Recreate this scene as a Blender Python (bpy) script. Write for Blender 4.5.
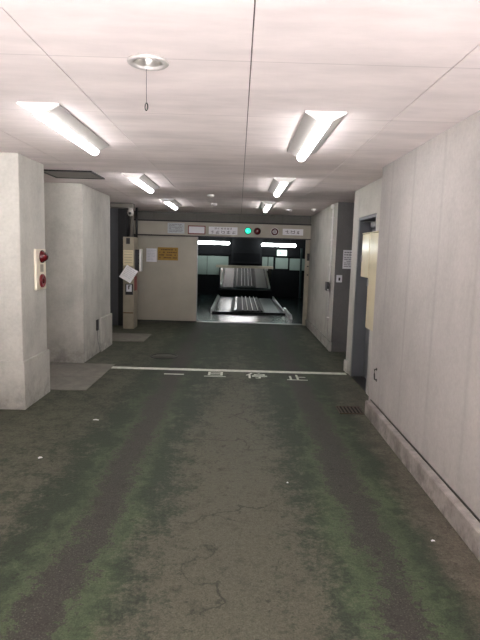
import bpy, bmesh, math, random
from mathutils import Vector, Matrix

for o in list(bpy.data.objects):
    bpy.data.objects.remove(o, do_unlink=True)
S = bpy.context.scene
COL = S.collection
random.seed(7)

# ------------------------------------------------------------------ camera
EYE = 1.5
FOC, ROLL, VPX, VPY = 525.0, 1.6, 238.8, 253.0      # pixels of a 480x640 frame
d = Vector((VPX - 240, 320 - VPY, -FOC)).normalized()
rr = math.radians(ROLL)
c_, s_ = math.cos(rr), math.sin(rr)
k_ = -(c_ * d.x - s_ * d.y) / d.z
xa = Vector((c_, -s_, k_)).normalized()
za = xa.cross(d)
cam_data = bpy.data.cameras.new('camera')
cam = bpy.data.objects.new('camera', cam_data)
COL.objects.link(cam)
cam.matrix_world = Matrix.Translation((0, 0, EYE)) @ Matrix((xa, d, za)).to_4x4()
cam_data.sensor_fit = 'VERTICAL'
cam_data.sensor_height = 24.0
cam_data.lens = FOC / 640 * 24.0
cam_data.clip_start = 0.05
S.camera = cam

# ------------------------------------------------------------------ light and exposure
S.view_settings.view_transform = 'Standard'
S.view_settings.look = 'None'
S.view_settings.gamma = 1.0
S.view_settings.exposure = 3.0
S.view_settings.use_curve_mapping = False
W = bpy.data.worlds.new('daylight')
S.world = W
W.use_nodes = True
bg = W.node_tree.nodes['Background']
bg.inputs['Color'].default_value = (0.95, 0.97, 1.0, 1)
bg.inputs['Strength'].default_value = 0.15
sl = bpy.data.lights.new('sun', 'SUN')
sl.energy = 36.0
sl.angle = 0.01
sl.color = (1.0, 0.97, 0.98)
sun = bpy.data.objects.new('sun', sl)
COL.objects.link(sun)
sun.rotation_euler = Vector((0.55, -0.12, -0.82)).to_track_quat('-Z', 'Y').to_euler()
LAMP = 4.1          # corridor lamps
GLAMP = 4.1         # lamps in the machine hall

CEIL = 2.315


# ------------------------------------------------------------------ materials
def srgb(r, g, b):
    f = lambda v: (v / 255 / 12.92) if v / 255 <= 0.04045 else ((v / 255 + 0.055) / 1.055) ** 2.4
    return (f(r), f(g), f(b), 1.0)


def base_mat(name):
    m = bpy.data.materials.new(name)
    m.use_nodes = True
    return m, m.node_tree.nodes, m.node_tree.links, m.node_tree.nodes['Principled BSDF']


def plain(name, col, rough=0.6, metal=0.0, var=0.12, scale=9.0, bump=0.0):
    m, N, L, B = base_mat(name)
    B.inputs['Roughness'].default_value = rough
    B.inputs['Metallic'].default_value = metal
    tc = N.new('ShaderNodeTexCoord')
    nz = N.new('ShaderNodeTexNoise')
    nz.inputs['Scale'].default_value = scale
    nz.inputs['Detail'].default_value = 5
    L.new(tc.outputs['Object'], nz.inputs['Vector'])
    cr = N.new('ShaderNodeValToRGB')
    a, b = cr.color_ramp.elements
    a.position, b.position = 0.3, 0.7
    a.color = (*[v * (1 - var) for v in col[:3]], 1)
    b.color = (*[min(1, v * (1 + var)) for v in col[:3]], 1)
    L.new(nz.outputs['Fac'], cr.inputs['Fac'])
    L.new(cr.outputs['Color'], B.inputs['Base Color'])
    if bump:
        bp = N.new('ShaderNodeBump')
        bp.inputs['Strength'].default_value = bump
        bp.inputs['Distance'].default_value = 0.01
        L.new(nz.outputs['Fac'], bp.inputs['Height'])
        L.new(bp.outputs['Normal'], B.inputs['Normal'])
    return m


def glow(name, col, strength):
    m, N, L, B = base_mat(name)
    B.inputs['Base Color'].default_value = col
    B.inputs['Emission Color'].default_value = col
    B.inputs['Emission Strength'].default_value = strength
    B.inputs['Roughness'].default_value = 0.4
    return m


class NT:
    """Small helper for writing node graphs."""
    def __init__(self, m):
        self.N, self.L = m.node_tree.nodes, m.node_tree.links

    def math(self, op, a, b=None, clamp=False):
        n = self.N.new('ShaderNodeMath')
        n.operation = op
        n.use_clamp = clamp
        for i, v in enumerate((a, b)):
            if v is None:
                continue
            if isinstance(v, (int, float)):
                n.inputs[i].default_value = v
            else:
                self.L.new(v, n.inputs[i])
        return n.outputs[0]

    def noise(self, vec, scale, detail=4, rough=0.55):
        n = self.N.new('ShaderNodeTexNoise')
        n.inputs['Scale'].default_value = scale
        n.inputs['Detail'].default_value = detail
        n.inputs['Roughness'].default_value = rough
        self.L.new(vec, n.inputs['Vector'])
        return n.outputs['Fac']

    def mapping(self, vec, scale):
        n = self.N.new('ShaderNodeMapping')
        n.inputs['Scale'].default_value = scale
        self.L.new(vec, n.inputs['Vector'])
        return n.outputs['Vector']

    def ramp(self, fac, stops):
        n = self.N.new('ShaderNodeValToRGB')
        e = n.color_ramp.elements
        e[0].position, e[0].color = stops[0][0], stops[0][1]
        e[1].position, e[1].color = stops[-1][0], stops[-1][1]
        for p, c in stops[1:-1]:
            x = e.new(p)
            x.color = c
        self.L.new(fac, n.inputs['Fac'])
        return n.outputs['Color']

    def mix(self, fac, a, b, mode='MIX'):
        n = self.N.new('ShaderNodeMix')
        n.data_type = 'RGBA'
        n.blend_type = mode
        if isinstance(fac, (int, float)):
            n.inputs[0].default_value = fac
        else:
            self.L.new(fac, n.inputs[0])
        for i, v in ((6, a), (7, b)):
            if isinstance(v, tuple):
                n.inputs[i].default_value = v
            else:
                self.L.new(v, n.inputs[i])
        return n.outputs[2]

    def pos(self):
        t = self.N.new('ShaderNodeTexCoord')
        s = self.N.new('ShaderNodeSeparateXYZ')
        self.L.new(t.outputs['Object'], s.inputs[0])
        return t.outputs['Object'], s.outputs[0], s.outputs[1], s.outputs[2]


def grey(v):
    return (v, v, v, 1.0)


def concrete(name, col, seam_axis=None, seam_first=0.0, seam_step=0.58, dirt=0.5):
    """Painted concrete with faint board streaks, soft stains and optional vertical seams."""
    m, N, L, B = base_mat(name)
    t = NT(m)
    p, X, Y, Z = t.pos()
    big = t.noise(p, 1.3, 5, 0.6)
    fine = t.noise(p, 38, 4, 0.65)
    streak = t.noise(t.mapping(p, (5, 5, 0.9)), 1.0, 4, 0.6)
    v = t.math('ADD', t.math('MULTIPLY', big, 0.68), t.math('MULTIPLY', streak, 0.32))
    colr = t.ramp(v, [(0.32, tuple(c * (1 - 0.30 * dirt) for c in col[:3]) + (1,)), (0.5, col),
                      (0.68, tuple(min(1, c * 1.07) for c in col[:3]) + (1,))])
    blot = t.noise(p, 4.5, 6, 0.68)
    colr = t.mix(0.35 * dirt, colr, t.ramp(blot, [(0.36, grey(0.72)), (0.6, grey(1.03))]), 'MULTIPLY')
    colr = t.mix(0.18, colr, t.ramp(fine, [(0.3, grey(0.35)), (0.7, grey(1.0))]), 'MULTIPLY')
    # splashes of grime close to the floor
    low = t.math('SUBTRACT', 1.0, t.math('MULTIPLY', Z, 2.6), True)
    low = t.math('MULTIPLY', low, t.math('MULTIPLY', t.ramp(t.noise(p, 7, 6, 0.7), [(0.42, grey(0.12)), (0.64, grey(1))]), 0.65 * dirt), True)
    colr = t.mix(low, colr, (0.11, 0.105, 0.095, 1))
    if seam_axis:
        A = {'x': X, 'y': Y}[seam_axis]
        u = t.math('DIVIDE', t.math('SUBTRACT', A, seam_first), seam_step)
        fr = t.math('ABSOLUTE', t.math('SUBTRACT', t.math('FRACT', t.math('ADD', u, 100.5)), 0.5))
        line = t.math('SUBTRACT', 1.0, t.math('MULTIPLY', fr, seam_step / 0.034), True)
        line = t.math('MULTIPLY', line, t.math('ADD', -0.12, t.math('MULTIPLY', streak, 0.62)), True)
        colr = t.mix(line, colr, tuple(c * 0.45 for c in col[:3]) + (1,))
    L.new(colr, B.inputs['Base Color'])
    B.inputs['Roughness'].default_value = 0.72
    B.inputs['Specular IOR Level'].default_value = 0.3
    bp = N.new('ShaderNodeBump')
    bp.inputs['Strength'].default_value = 0.25
    bp.inputs['Distance'].default_value = 0.004
    L.new(fine, bp.inputs['Height'])
    L.new(bp.outputs['Normal'], B.inputs['Normal'])
    return m


def ceiling_material():
    m, N, L, B = base_mat('ceiling_board')
    t = NT(m)
    p, X, Y, Z = t.pos()
    cloud = t.noise(t.mapping(p, (0.9, 2.6, 1)), 1.5, 5, 0.6)
    col = srgb(233, 222, 219)
    c = t.ramp(cloud, [(0.3, tuple(v * 0.80 for v in col[:3]) + (1,)), (0.62, col), (0.8, srgb(240, 230, 226))])
    u = t.math('DIVIDE', t.math('SUBTRACT', Y, 2.372), 0.909)
    fr = t.math('ABSOLUTE', t.math('SUBTRACT', t.math('FRACT', t.math('ADD', u, 100.5)), 0.5))
    line = t.math('MULTIPLY', t.math('SUBTRACT', 1.0, t.math('MULTIPLY', fr, 0.909 / 0.006), True), 0.35)
    c = t.mix(line, c, srgb(120, 110, 108))
    L.new(c, B.inputs['Base Color'])
    B.inputs['Roughness'].default_value = 0.8
    B.inputs['Specular IOR Level'].default_value = 0.2
    return m


def floor_material():
    m, N, L, B = base_mat('worn_green_floor_paint')
    t = NT(m)
    p, X, Y, Z = t.pos()
    n1 = t.noise(p, 1.6, 6, 0.65)
    n2 = t.noise(p, 7.0, 6, 0.7)
    n3 = t.noise(p, 45.0, 5, 0.7)
    n4 = t.noise(p, 130.0, 3, 0.6)
    def cen(n, k):
        return t.math('MULTIPLY', t.math('SUBTRACT', n, 0.5), k)
    n5 = t.noise(t.mapping(p, (1.0, 0.45, 1.0)), 3.2, 6, 0.68)
    aX = t.math('ABSOLUTE', t.math('ADD', X, t.math('ADD', cen(n1, 0.30), cen(n5, 0.16))))
    green = srgb(75, 89, 64)
    dgreen = srgb(48, 57, 44)
    wear = srgb(89, 88, 75)
    track = srgb(56, 52, 50)
    n6 = t.noise(p, 22.0, 5, 0.75)
    # paint: darker and lighter green, brighter along the edges of the wheel tracks
    flank = t.math('SUBTRACT', 1.0, t.math('DIVIDE', t.math('ABSOLUTE', t.math('SUBTRACT', aX, 0.75)), 0.31), True)
    near = t.math('SUBTRACT', 1.0, t.math('DIVIDE', t.math('SUBTRACT', Y, 2.0), 5.5), True)
    flank = t.math('MULTIPLY', flank, t.math('ADD', 0.25, t.math('MULTIPLY', near, 0.85)))
    gm = t.math('ADD', flank, t.math('ADD', t.math('ADD', cen(n5, 1.7), cen(n2, 1.4)), cen(n6, 1.0)))
    c = t.mix(t.ramp(gm, [(0.12, grey(0)), (0.62, grey(1))]), dgreen, green)
    # bare slab in the middle of the lane and by the walls, worn through in patches
    bare = t.math('SUBTRACT', 1.0, t.math('DIVIDE', aX, 0.66), True)
    bare = t.math('MULTIPLY', bare, t.math('ADD', 0.45, t.math('MULTIPLY', near, 0.75)))
    side = t.math('DIVIDE', t.math('SUBTRACT', aX, 0.95), 0.30, True)
    bare = t.math('ADD', bare, t.math('MULTIPLY', side, 0.5))
    bare = t.math('ADD', bare, t.math('ADD', t.math('ADD', cen(n2, 1.3), cen(n6, 1.0)), t.math('ADD', cen(n5, 1.0), cen(n3, 0.8))))
    c = t.mix(t.math('MULTIPLY', t.ramp(bare, [(0.26, grey(0)), (0.62, grey(1))]), 0.85), c, wear)
    dust = t.math('ADD', t.math('DIVIDE', t.math('SUBTRACT', t.math('ADD', X, cen(n5, 0.25)), 0.92), 0.3), t.math('ADD', cen(n2, 1.4), cen(n1, 1.2)))
    dust = t.math('MULTIPLY', t.ramp(dust, [(0.25, grey(0)), (0.9, grey(1))]), near)
    c = t.mix(t.math('MULTIPLY', dust, 0.8), c, srgb(102, 94, 84))
    # wheel tracks worn to dark aggregate, edges flaking
    tr = t.math('SUBTRACT', 1.0, t.math('DIVIDE', t.math('ABSOLUTE', t.math('SUBTRACT', aX, 0.755)), 0.185))
    tr = t.math('ADD', tr, t.math('ADD', t.math('ADD', cen(n2, 1.5), cen(n6, 1.6)), t.math('ADD', cen(n3, 1.8), cen(n5, 1.2))))
    trm = t.ramp(tr, [(0.36, grey(0)), (0.54, grey(1))])
    c = t.mix(t.math('MULTIPLY', trm, 0.9), c, track)
    stone = t.ramp(n4, [(0.58, grey(0)), (0.66, grey(1))])
    c = t.mix(t.math('MULTIPLY', t.math('MULTIPLY', stone, trm), 0.45), c, srgb(104, 100, 94))
    c = t.mix(0.6, c, t.ramp(n3, [(0.3, grey(0.5)), (0.66, grey(1.2))]), 'MULTIPLY')
    c = t.mix(0.6, c, t.ramp(n4, [(0.33, grey(0.45)), (0.64, grey(1.3))]), 'MULTIPLY')
    grime = t.ramp(t.noise(p, 9, 7, 0.78), [(0.53, grey(0)), (0.64, grey(1))])
    c = t.mix(t.math('MULTIPLY', grime, 0.45), c, srgb(40, 37, 32))
    flaw = t.ramp(t.noise(p, 15, 5, 0.72), [(0.60, grey(0)), (0.65, grey(1))])
    c = t.mix(t.math('MULTIPLY', flaw, 0.6), c, srgb(30, 27, 25))
    # cracks
    vo = N.new('ShaderNodeTexVoronoi')
    vo.feature = 'DISTANCE_TO_EDGE'
    vo.inputs['Scale'].default_value = 1.5
    mx = N.new('ShaderNodeMix')
    mx.data_type = 'VECTOR'
    nzc = N.new('ShaderNodeTexNoise')
    nzc.inputs['Scale'].default_value = 4.0
    nzc.inputs['Detail'].default_value = 6
    L.new(p, nzc.inputs['Vector'])
    mx.inputs[0].default_value = 0.35
    L.new(p, mx.inputs[4])
    L.new(nzc.outputs['Color'], mx.inputs[5])
    L.new(mx.outputs[1], vo.inputs['Vector'])
    crack = t.math('SUBTRACT', 1.0, t.math('MULTIPLY', vo.outputs['Distance'], 85.0), True)
    crack = t.math('MULTIPLY', crack, t.ramp(n1, [(0.44, grey(0)), (0.50, grey(1))]))
    crack = t.math('MULTIPLY', crack, t.math('SUBTRACT', 1.0, t.math('MULTIPLY', t.math('ABSOLUTE', X), 1.7), True), True)
    c = t.mix(t.math('MULTIPLY', crack, 0.85), c, srgb(30, 27, 25))
    L.new(c, B.inputs['Base Color'])
    B.inputs['Roughness'].default_value = 0.62
    B.inputs['Specular IOR Level'].default_value = 0.28
    bp = N.new('ShaderNodeBump')
    bp.inputs['Strength'].default_value = 0.35
    bp.inputs['Distance'].default_value = 0.006
    L.new(n3, bp.inputs['Height'])
    L.new(bp.outputs['Normal'], B.inputs['Normal'])
    return m


def mirror_material():
    m, N, L, B = base_mat('mirror_surface')
    B.inputs['Base Color'].default_value = (0.75, 0.78, 0.77, 1)
    B.inputs['Metallic'].default_value = 1.0
    B.inputs['Roughness'].default_value = 0.03
    return m


M = {
    'floor': floor_material(),
    'ground': plain('sunlit_concrete_drive', srgb(188, 186, 186), 0.85, 0.0, 0.08, 3),
    'dim_ground': plain('dim_bounce_ground', srgb(92, 90, 90), 0.85, 0.0, 0.12, 8),  # invented dark ground, weakens the bounce light from the left
    'ceil': ceiling_material(),
    'joint': plain('dark_joint', srgb(104, 92, 90), 0.9),
    'wall_r': concrete('painted_concrete_wall', srgb(181, 175, 171), 'y', 3.457, 0.58, 0.5),
    'wall': concrete('grey_concrete', srgb(192, 189, 181), None, dirt=0.9),
    'wall_far': concrete('grey_far_concrete', srgb(176, 172, 166), None, dirt=0.6),
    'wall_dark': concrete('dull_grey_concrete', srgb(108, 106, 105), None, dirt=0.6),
    'curb': concrete('rough_curb_concrete', srgb(168, 160, 155), None, dirt=1.3),
    'beam': concrete('beam_concrete', srgb(104, 102, 97), 'x', 0.9, 0.9, 0.6),
    'slab': concrete('apron_slab_concrete', srgb(130, 126, 118), None, dirt=0.7),
    'gate': plain('gate_painted_steel', srgb(168, 162, 147), 0.5, 0.0, 0.07, 2.5),
    'header': plain('header_painted_steel', srgb(170, 163, 150), 0.55, 0.0, 0.08, 3.0),
    'duct': plain('duct_grey_paint', srgb(112, 107, 100), 0.5, 0.0, 0.1, 5),
    'hatch': plain('hatch_grey_board', srgb(142, 136, 130), 0.7, 0.0, 0.08, 6),
    'frame': plain('frame_beige_steel', srgb(150, 142, 126), 0.5, 0.0, 0.15, 6),
    'dark': plain('dark_metal', srgb(48, 46, 46), 0.5, 0.4),
    'black': plain('black_plastic', srgb(24, 24, 25), 0.45),
    'white': plain('white_enamel', srgb(232, 230, 226), 0.35, 0.0, 0.03),
    'lampbody': plain('lamp_grey_enamel', srgb(172, 167, 163), 0.45, 0.0, 0.03),  # greyed below the end plate's white so the lamp sides look shaded
    'lens': glow('lamp_light', (1.0, 0.98, 0.985, 1), LAMP),
    'glens': glow('hall_lamp_light', (0.93, 1.0, 0.98, 1), GLAMP),
    'cream': plain('cream_enamel', srgb(232, 221, 189), 0.2, 0.0, 0.05, 4),
    'ivory': plain('ivory_enamel', srgb(224, 214, 194), 0.35, 0.0, 0.05, 6),
    'post': plain('control_post_beige', srgb(150, 142, 124), 0.45, 0.0, 0.14, 5),
    'paper': plain('white_paper', srgb(225, 224, 228), 0.8, 0.0, 0.03),
    'paper_w': plain('bright_paper', srgb(250, 248, 249), 0.8, 0.0, 0.02),
    'paper_cream': plain('cream_paper', srgb(206, 192, 158), 0.8, 0.0, 0.04),
    'ink': plain('grey_ink', srgb(120, 118, 125), 0.8),
    'ink_dark': plain('dark_ink', srgb(52, 50, 50), 0.8),
    'yellow': plain('ochre_yellow_sign', srgb(152, 118, 34), 0.6, 0.0, 0.1, 14),
    'ink_brown': plain('brown_ink', srgb(92, 62, 18), 0.7),
    'bluepaper': plain('pale_blue_notice', srgb(186, 192, 196), 0.7, 0.0, 0.1, 30),
    'red': plain('red_paint', srgb(108, 18, 24), 0.3, 0.0, 0.1),
    'red_dark': plain('dark_red_lens', srgb(82, 12, 16), 0.2, 0.0, 0.1),
    'red_frame': plain('dull_red_frame', srgb(124, 50, 46), 0.5),
    'green_on': glow('lit_green_lens', (0.03, 0.95, 0.55, 1), 0.12),
    'steel': plain('galvanised_steel', srgb(150, 150, 148), 0.38, 0.9, 0.12, 12),
    'chrome': plain('polished_reflector', srgb(178, 175, 170), 0.28, 0.85, 0.03),
    'doorgrey': plain('blue_grey_door_paint', srgb(88, 90, 94), 0.45, 0.0, 0.06, 3),
    'line': plain('worn_white_line_paint', srgb(200, 202, 190), 0.7, 0.0, 0.18, 16),
    'pallet': plain('pallet_zinc_steel', srgb(92, 94, 93), 0.22, 0.85, 0.15, 7),
    'pallet_dark': plain('pallet_dark_steel', srgb(30, 32, 33), 0.5, 0.1, 0.2, 9),
    'pallet_teal': plain('pallet_teal_steel', srgb(44, 58, 58), 0.3, 0.4, 0.2, 9),
    'rail': plain('zinc_rail_glare', srgb(214, 215, 212), 0.35, 0.25, 0.08, 9),  # pale diffuse colour stands in for light reflected off the rails
    'hallfloor': plain('teal_hall_floor', srgb(30, 45, 46), 0.19, 0.0, 0.25, 1.6),
    'hallwall': plain('hall_dark_wall', srgb(15, 16, 19), 0.6, 0.0, 0.15, 2),
    'hallpanel': plain('hall_grey_panel', srgb(120, 133, 127), 0.5, 0.0, 0.06, 2),
    'machine': plain('machine_black_paint', srgb(26, 27, 30), 0.5, 0.2),
    'mirror': mirror_material(),
    'exit': glow('lit_exit_panel', (0.72, 1.0, 0.85, 1), 0.1),
    'exitgreen': plain('exit_green', srgb(30, 140, 90), 0.5),
    'iron': plain('cast_iron', srgb(66, 64, 58), 0.6, 0.5, 0.2, 20, 0.3),
    'grate': plain('rusty_grate', srgb(74, 60, 52), 0.6, 0.5, 0.25, 25),
    'void': plain('drain_void', srgb(14, 13, 12), 0.9),
}


for k_, v_ in (('hallfloor', 0.12), ('hallwall', 0.1), ('machine', 0.15), ('pallet_dark', 0.2)):
    M[k_].node_tree.nodes['Principled BSDF'].inputs['Specular IOR Level'].default_value = v_


# ------------------------------------------------------------------ mesh tools
class MB:
    def __init__(self):
        self.bm = bmesh.new()

    def box(self, x0, x1, y0, y1, z0, z1, bevel=0.0, seg=1):
        b = bmesh.new()
        vs = [b.verts.new((x, y, z)) for z in (z0, z1) for x, y in ((x0, y0), (x1, y0), (x1, y1), (x0, y1))]
        for f in ((3, 2, 1, 0), (4, 5, 6, 7), (0, 1, 5, 4), (1, 2, 6, 5), (2, 3, 7, 6), (3, 0, 4, 7)):
            b.faces.new([vs[i] for i in f])
        if bevel:
            bmesh.ops.bevel(b, geom=b.edges[:], offset=bevel, segments=seg, affect='EDGES', profile=0.5)
        self.add(b)
        return self

    def add(self, b, mat=None):
        if mat is not None:
            bmesh.ops.transform(b, matrix=mat, verts=b.verts)
        me = bpy.data.meshes.new('tmp')
        b.to_mesh(me)
        b.free()
        self.bm.from_mesh(me)
        bpy.data.meshes.remove(me)

    def prism(self, pts, axis, a, b_):
        """Closed polygon in the two other axes, extruded along axis from a to b_."""
        def P(u, v, w):
            return {'x': (w, u, v), 'y': (u, w, v), 'z': (u, v, w)}[axis]
        b = bmesh.new()
        A = [b.verts.new(P(u, v, a)) for u, v in pts]
        Bv = [b.verts.new(P(u, v, b_)) for u, v in pts]
        n = len(pts)
        b.faces.new(A)
        b.faces.new(list(reversed(Bv)))
        for i in range(n):
            b.faces.new((A[i], Bv[i], Bv[(i + 1) % n], A[(i + 1) % n]))
        bmesh.ops.recalc_face_normals(b, faces=b.faces)
        self.add(b)
        return self

    def lathe(self, prof, loc=(0, 0, 0), axis='z', n=32):
        """prof: (radius, height) pairs, turned about an axis through loc."""
        b = bmesh.new()
        rings = []
        for r, h in prof:
            if r < 1e-6:
                rings.append([b.verts.new((0, 0, h))])
            else:
                rings.append([b.verts.new((r * math.cos(2 * math.pi * i / n), r * math.sin(2 * math.pi * i / n), h)) for i in range(n)])
        for A, B in zip(rings, rings[1:]):
            for i in range(n):
                j = (i + 1) % n
                if len(A) == 1 and len(B) > 1:
                    b.faces.new((A[0], B[j], B[i]))
                elif len(B) == 1 and len(A) > 1:
                    b.faces.new((A[i], A[j], B[0]))
                elif len(A) > 1:
                    b.faces.new((A[i], A[j], B[j], B[i]))
        bmesh.ops.recalc_face_normals(b, faces=b.faces)
        for f in b.faces:
            f.smooth = True
        R = {'z': Matrix(), 'x': Matrix.Rotation(math.pi / 2, 4, 'Y'), '-y': Matrix.Rotation(math.pi / 2, 4, 'X'),
             '-x': Matrix.Rotation(-math.pi / 2, 4, 'Y')}[axis]
        self.add(b, Matrix.Translation(loc) @ R)
        return self

    def tube(self, pts, r, n=12):
        b = bmesh.new()
        rings = []
        P = [Vector(p) for p in pts]
        for i, p in enumerate(P):
            t = (P[min(i + 1, len(P) - 1)] - P[max(i - 1, 0)]).normalized()
            up = Vector((0, 0, 1)) if abs(t.z) < 0.9 else Vector((1, 0, 0))
            u = t.cross(up).normalized()
            v = t.cross(u)
            rings.append([b.verts.new(p + r * (math.cos(2 * math.pi * k / n) * u + math.sin(2 * math.pi * k / n) * v)) for k in range(n)])
        for A, B in zip(rings, rings[1:]):
            for k in range(n):
                j = (k + 1) % n
                b.faces.new((A[k], A[j], B[j], B[k]))
        b.faces.new(rings[0])
        b.faces.new(list(reversed(rings[-1])))
        bmesh.ops.recalc_face_normals(b, faces=b.faces)
        for f in b.faces:
            f.smooth = len(f.verts) == 4
        self.add(b)
        return self

    def build(self, name, mat, parent=None, loc=None):
        me = bpy.data.meshes.new(name)
        self.bm.to_mesh(me)
        self.bm.free()
        me.materials.append(M[mat])
        o = bpy.data.objects.new(name, me)
        COL.objects.link(o)
        if parent is not None:
            o.parent = parent
            # geometry is written in world coordinates; keep it there
            base = Vector((0, 0, 0))
            q = parent
            while q is not None:
                base += q.location
                q = q.parent
            me.transform(Matrix.Translation(-base))
        elif loc is not None:
            me.transform(Matrix.Translation(-Vector(loc)))
            o.location = loc
        return o


def struct(name, mb, mat, parent=None):
    o = mb.build(name, mat, parent)
    if parent is None:
        o['kind'] = 'structure'
    return o


def tag(o, label, cat, group=None):
    o['label'] = label
    o['category'] = cat
    if group:
        o['group'] = group
    return o


def thing(name, label, cat, loc, group=None):
    o = bpy.data.objects.new(name, None)
    o.empty_display_size = 0.05
    COL.objects.link(o)
    o.location = loc
    return tag(o, label, cat, group)


def copy_thing(root, loc, label):
    r = root.copy()
    COL.objects.link(r)
    r.location = loc
    r['label'] = label
    for ch in root.children:
        q = ch.copy()
        COL.objects.link(q)
        q.parent = r
        for g in ch.children:
            h = g.copy()
            COL.objects.link(h)
            h.parent = q
    return r


def glyph_bars(mb, put, x0, x1, z0, z1, t, rnd, kind=None):
    """One ideograph-like mark of thin strokes inside a cell; put(xa, xb, za, zb) adds a bar."""
    w, h = x1 - x0, z1 - z0
    nh = rnd.choice((2, 3, 3))
    for i in range(nh):
        z = z0 + h * (i + 0.4) / nh
        a = x0 + w * rnd.choice((0, 0, 0.12, 0.3))
        b = x1 - w * rnd.choice((0, 0, 0.12, 0.25))
        put(a, b, z - t / 2, z + t / 2)
    for i in range(rnd.choice((1, 2, 2))):
        x = x0 + w * rnd.choice((0.08, 0.3, 0.5, 0.7, 0.92))
        a = z0 + h * rnd.choice((0, 0.1, 0.3))
        b = z1 - h * rnd.choice((0, 0.0, 0.25))
        put(x - t / 2, x + t / 2, a, b)


def merge_print(sheet, prints):
    """Ink is a surface pattern: fold it into the mesh of the sheet it is printed on."""
    bm = bmesh.new()
    bm.from_mesh(sheet.data)
    off = Vector(sheet.location)
    for k, pr in enumerate(prints):
        n0 = len(bm.faces)
        sheet.data.materials.append(pr.data.materials[0])
        bm.from_mesh(pr.data)
        bm.faces.ensure_lookup_table()
        for f in bm.faces[n0:]:
            f.material_index = len(sheet.data.materials) - 1
        bpy.data.objects.remove(pr, do_unlink=True)
    bm.to_mesh(sheet.data)
    bm.free()


def fold_prints():
    for root in [o for o in COL.objects if o.parent is None]:
        kids = list(root.children)
        sheets = [k for k in kids if k.name.split('.')[0] in ('sheet', 'sign_plate', 'instruction_plate')]
        prints = [k for k in kids if k.name.split('.')[0] in ('print', 'characters', 'heading_print', 'body_print', 'instruction_print')]
        if sheets and prints:
            merge_print(sheets[0], prints)


def text_lines_y(y, x0, x1, z0, z1, rows, t, seed, fill=0.9):
    """Rows of small print on a sheet facing the camera (-y)."""
    rnd = random.Random(seed)
    mb = MB()
    rh = (z1 - z0) / rows
    for r in range(rows):
        zc = z1 - rh * (r + 0.5)
        x = x0
        while x < x1 - 0.02:
            w = rnd.uniform(0.02, 0.07)
            if rnd.random() < fill:
                mb.box(x, min(x1, x + w), y - 0.0006, y, zc - t / 2, zc + t / 2)
            x += w + 0.008
    return mb


# ------------------------------------------------------------------ the shell
struct('floor', MB().box(-2.7, 2.4, -1.2, 11.30, -0.12, 0.0), 'floor')
struct('ground_outside', MB().box(-0.9, 9, -14.0, -1.2, -0.12, 0.0), 'ground')
struct('ground_outside_dim_bounce', MB().box(-9, -0.9, -14.0, -1.2, -0.12, 0.0), 'dim_ground')  # unseen, added to dim bounced sun on the left of the ceiling

# ceiling boards: lengthwise open joints, a dark batten plane above
cb = MB()
EMX, EMY, EH = -0.418, 2.41, 0.0625
g = 0.0025
edges = [-2.7, -1.715, -0.84, 0.03, 0.895, 2.4]
for a, b in zip(edges, edges[1:]):
    if a < EMX < b:
        cb.box(a + g, b - g, -1.2, EMY - EH, CEIL, CEIL + 0.02)
        cb.box(a + g, b - g, EMY + EH, 11.2, CEIL, CEIL + 0.02)
        cb.box(a + g, EMX - EH, EMY - EH, EMY + EH, CEIL, CEIL + 0.02)
        cb.box(EMX + EH, b - g, EMY - EH, EMY + EH, CEIL, CEIL + 0.02)
    else:
        cb.box(a + (g if a > -2.6 else 0), b - (g if b < 2.3 else 0), -1.2, 11.2, CEIL, CEIL + 0.02)
ceil = struct('ceiling', cb, 'ceil')
hb = MB()
hb.box(-2.7, EMX - 0.065, -1.2, 11.2, CEIL + 0.02, CEIL + 0.2)
hb.box(EMX + 0.065, 2.4, -1.2, 11.2, CEIL + 0.02, CEIL + 0.2)
hb.box(EMX - 0.065, EMX + 0.065, -1.2, EMY - 0.065, CEIL + 0.02, CEIL + 0.2)
hb.box(EMX - 0.065, EMX + 0.065, EMY + 0.065, 11.2, CEIL + 0.02, CEIL + 0.2)
hb.box(EMX - 0.065, EMX + 0.065, EMY - 0.065, EMY + 0.065, CEIL + 0.12, CEIL + 0.2)
hb.build('joint_backing', 'joint', ceil)

struct('wall_left', MB().box(-2.9, -2.7, -1.2, 11.4, 0, CEIL + 0.2), 'wall')

# near concrete wall on the right with its footing
struct('wall_right', MB().box(1.30, 1.66, -1.2, 4.96, 0, CEIL), 'wall_r')
struct('baseboard_right', MB().box(1.245, 1.30, -1.2, 4.87, 0, 0.142, 0.006), 'curb')
struct('trim_dark_gap', MB().box(1.294, 1.30, -1.2, 4.87, 0.142, 0.153), 'iron')  # dark strip drawn in for the gap between footing and wall
# wall with the door opening
dw = MB()
dw.box(1.45, 1.66, 4.96, 5.66, 0, CEIL)
dw.box(1.45, 1.66, 6.50, 6.80, 0, CEIL)
dw.box(1.45, 1.66, 5.66, 6.50, 1.965, CEIL)
struct('wall_right_door_section', dw, 'wall')
struct('baseboard_right_door_pier', MB().box(1.425, 1.45, 6.62, 6.80, 0, 0.15, 0.004).box(1.45, 1.66, 6.80, 6.82, 0, 0.15, 0.004), 'wall')
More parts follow.
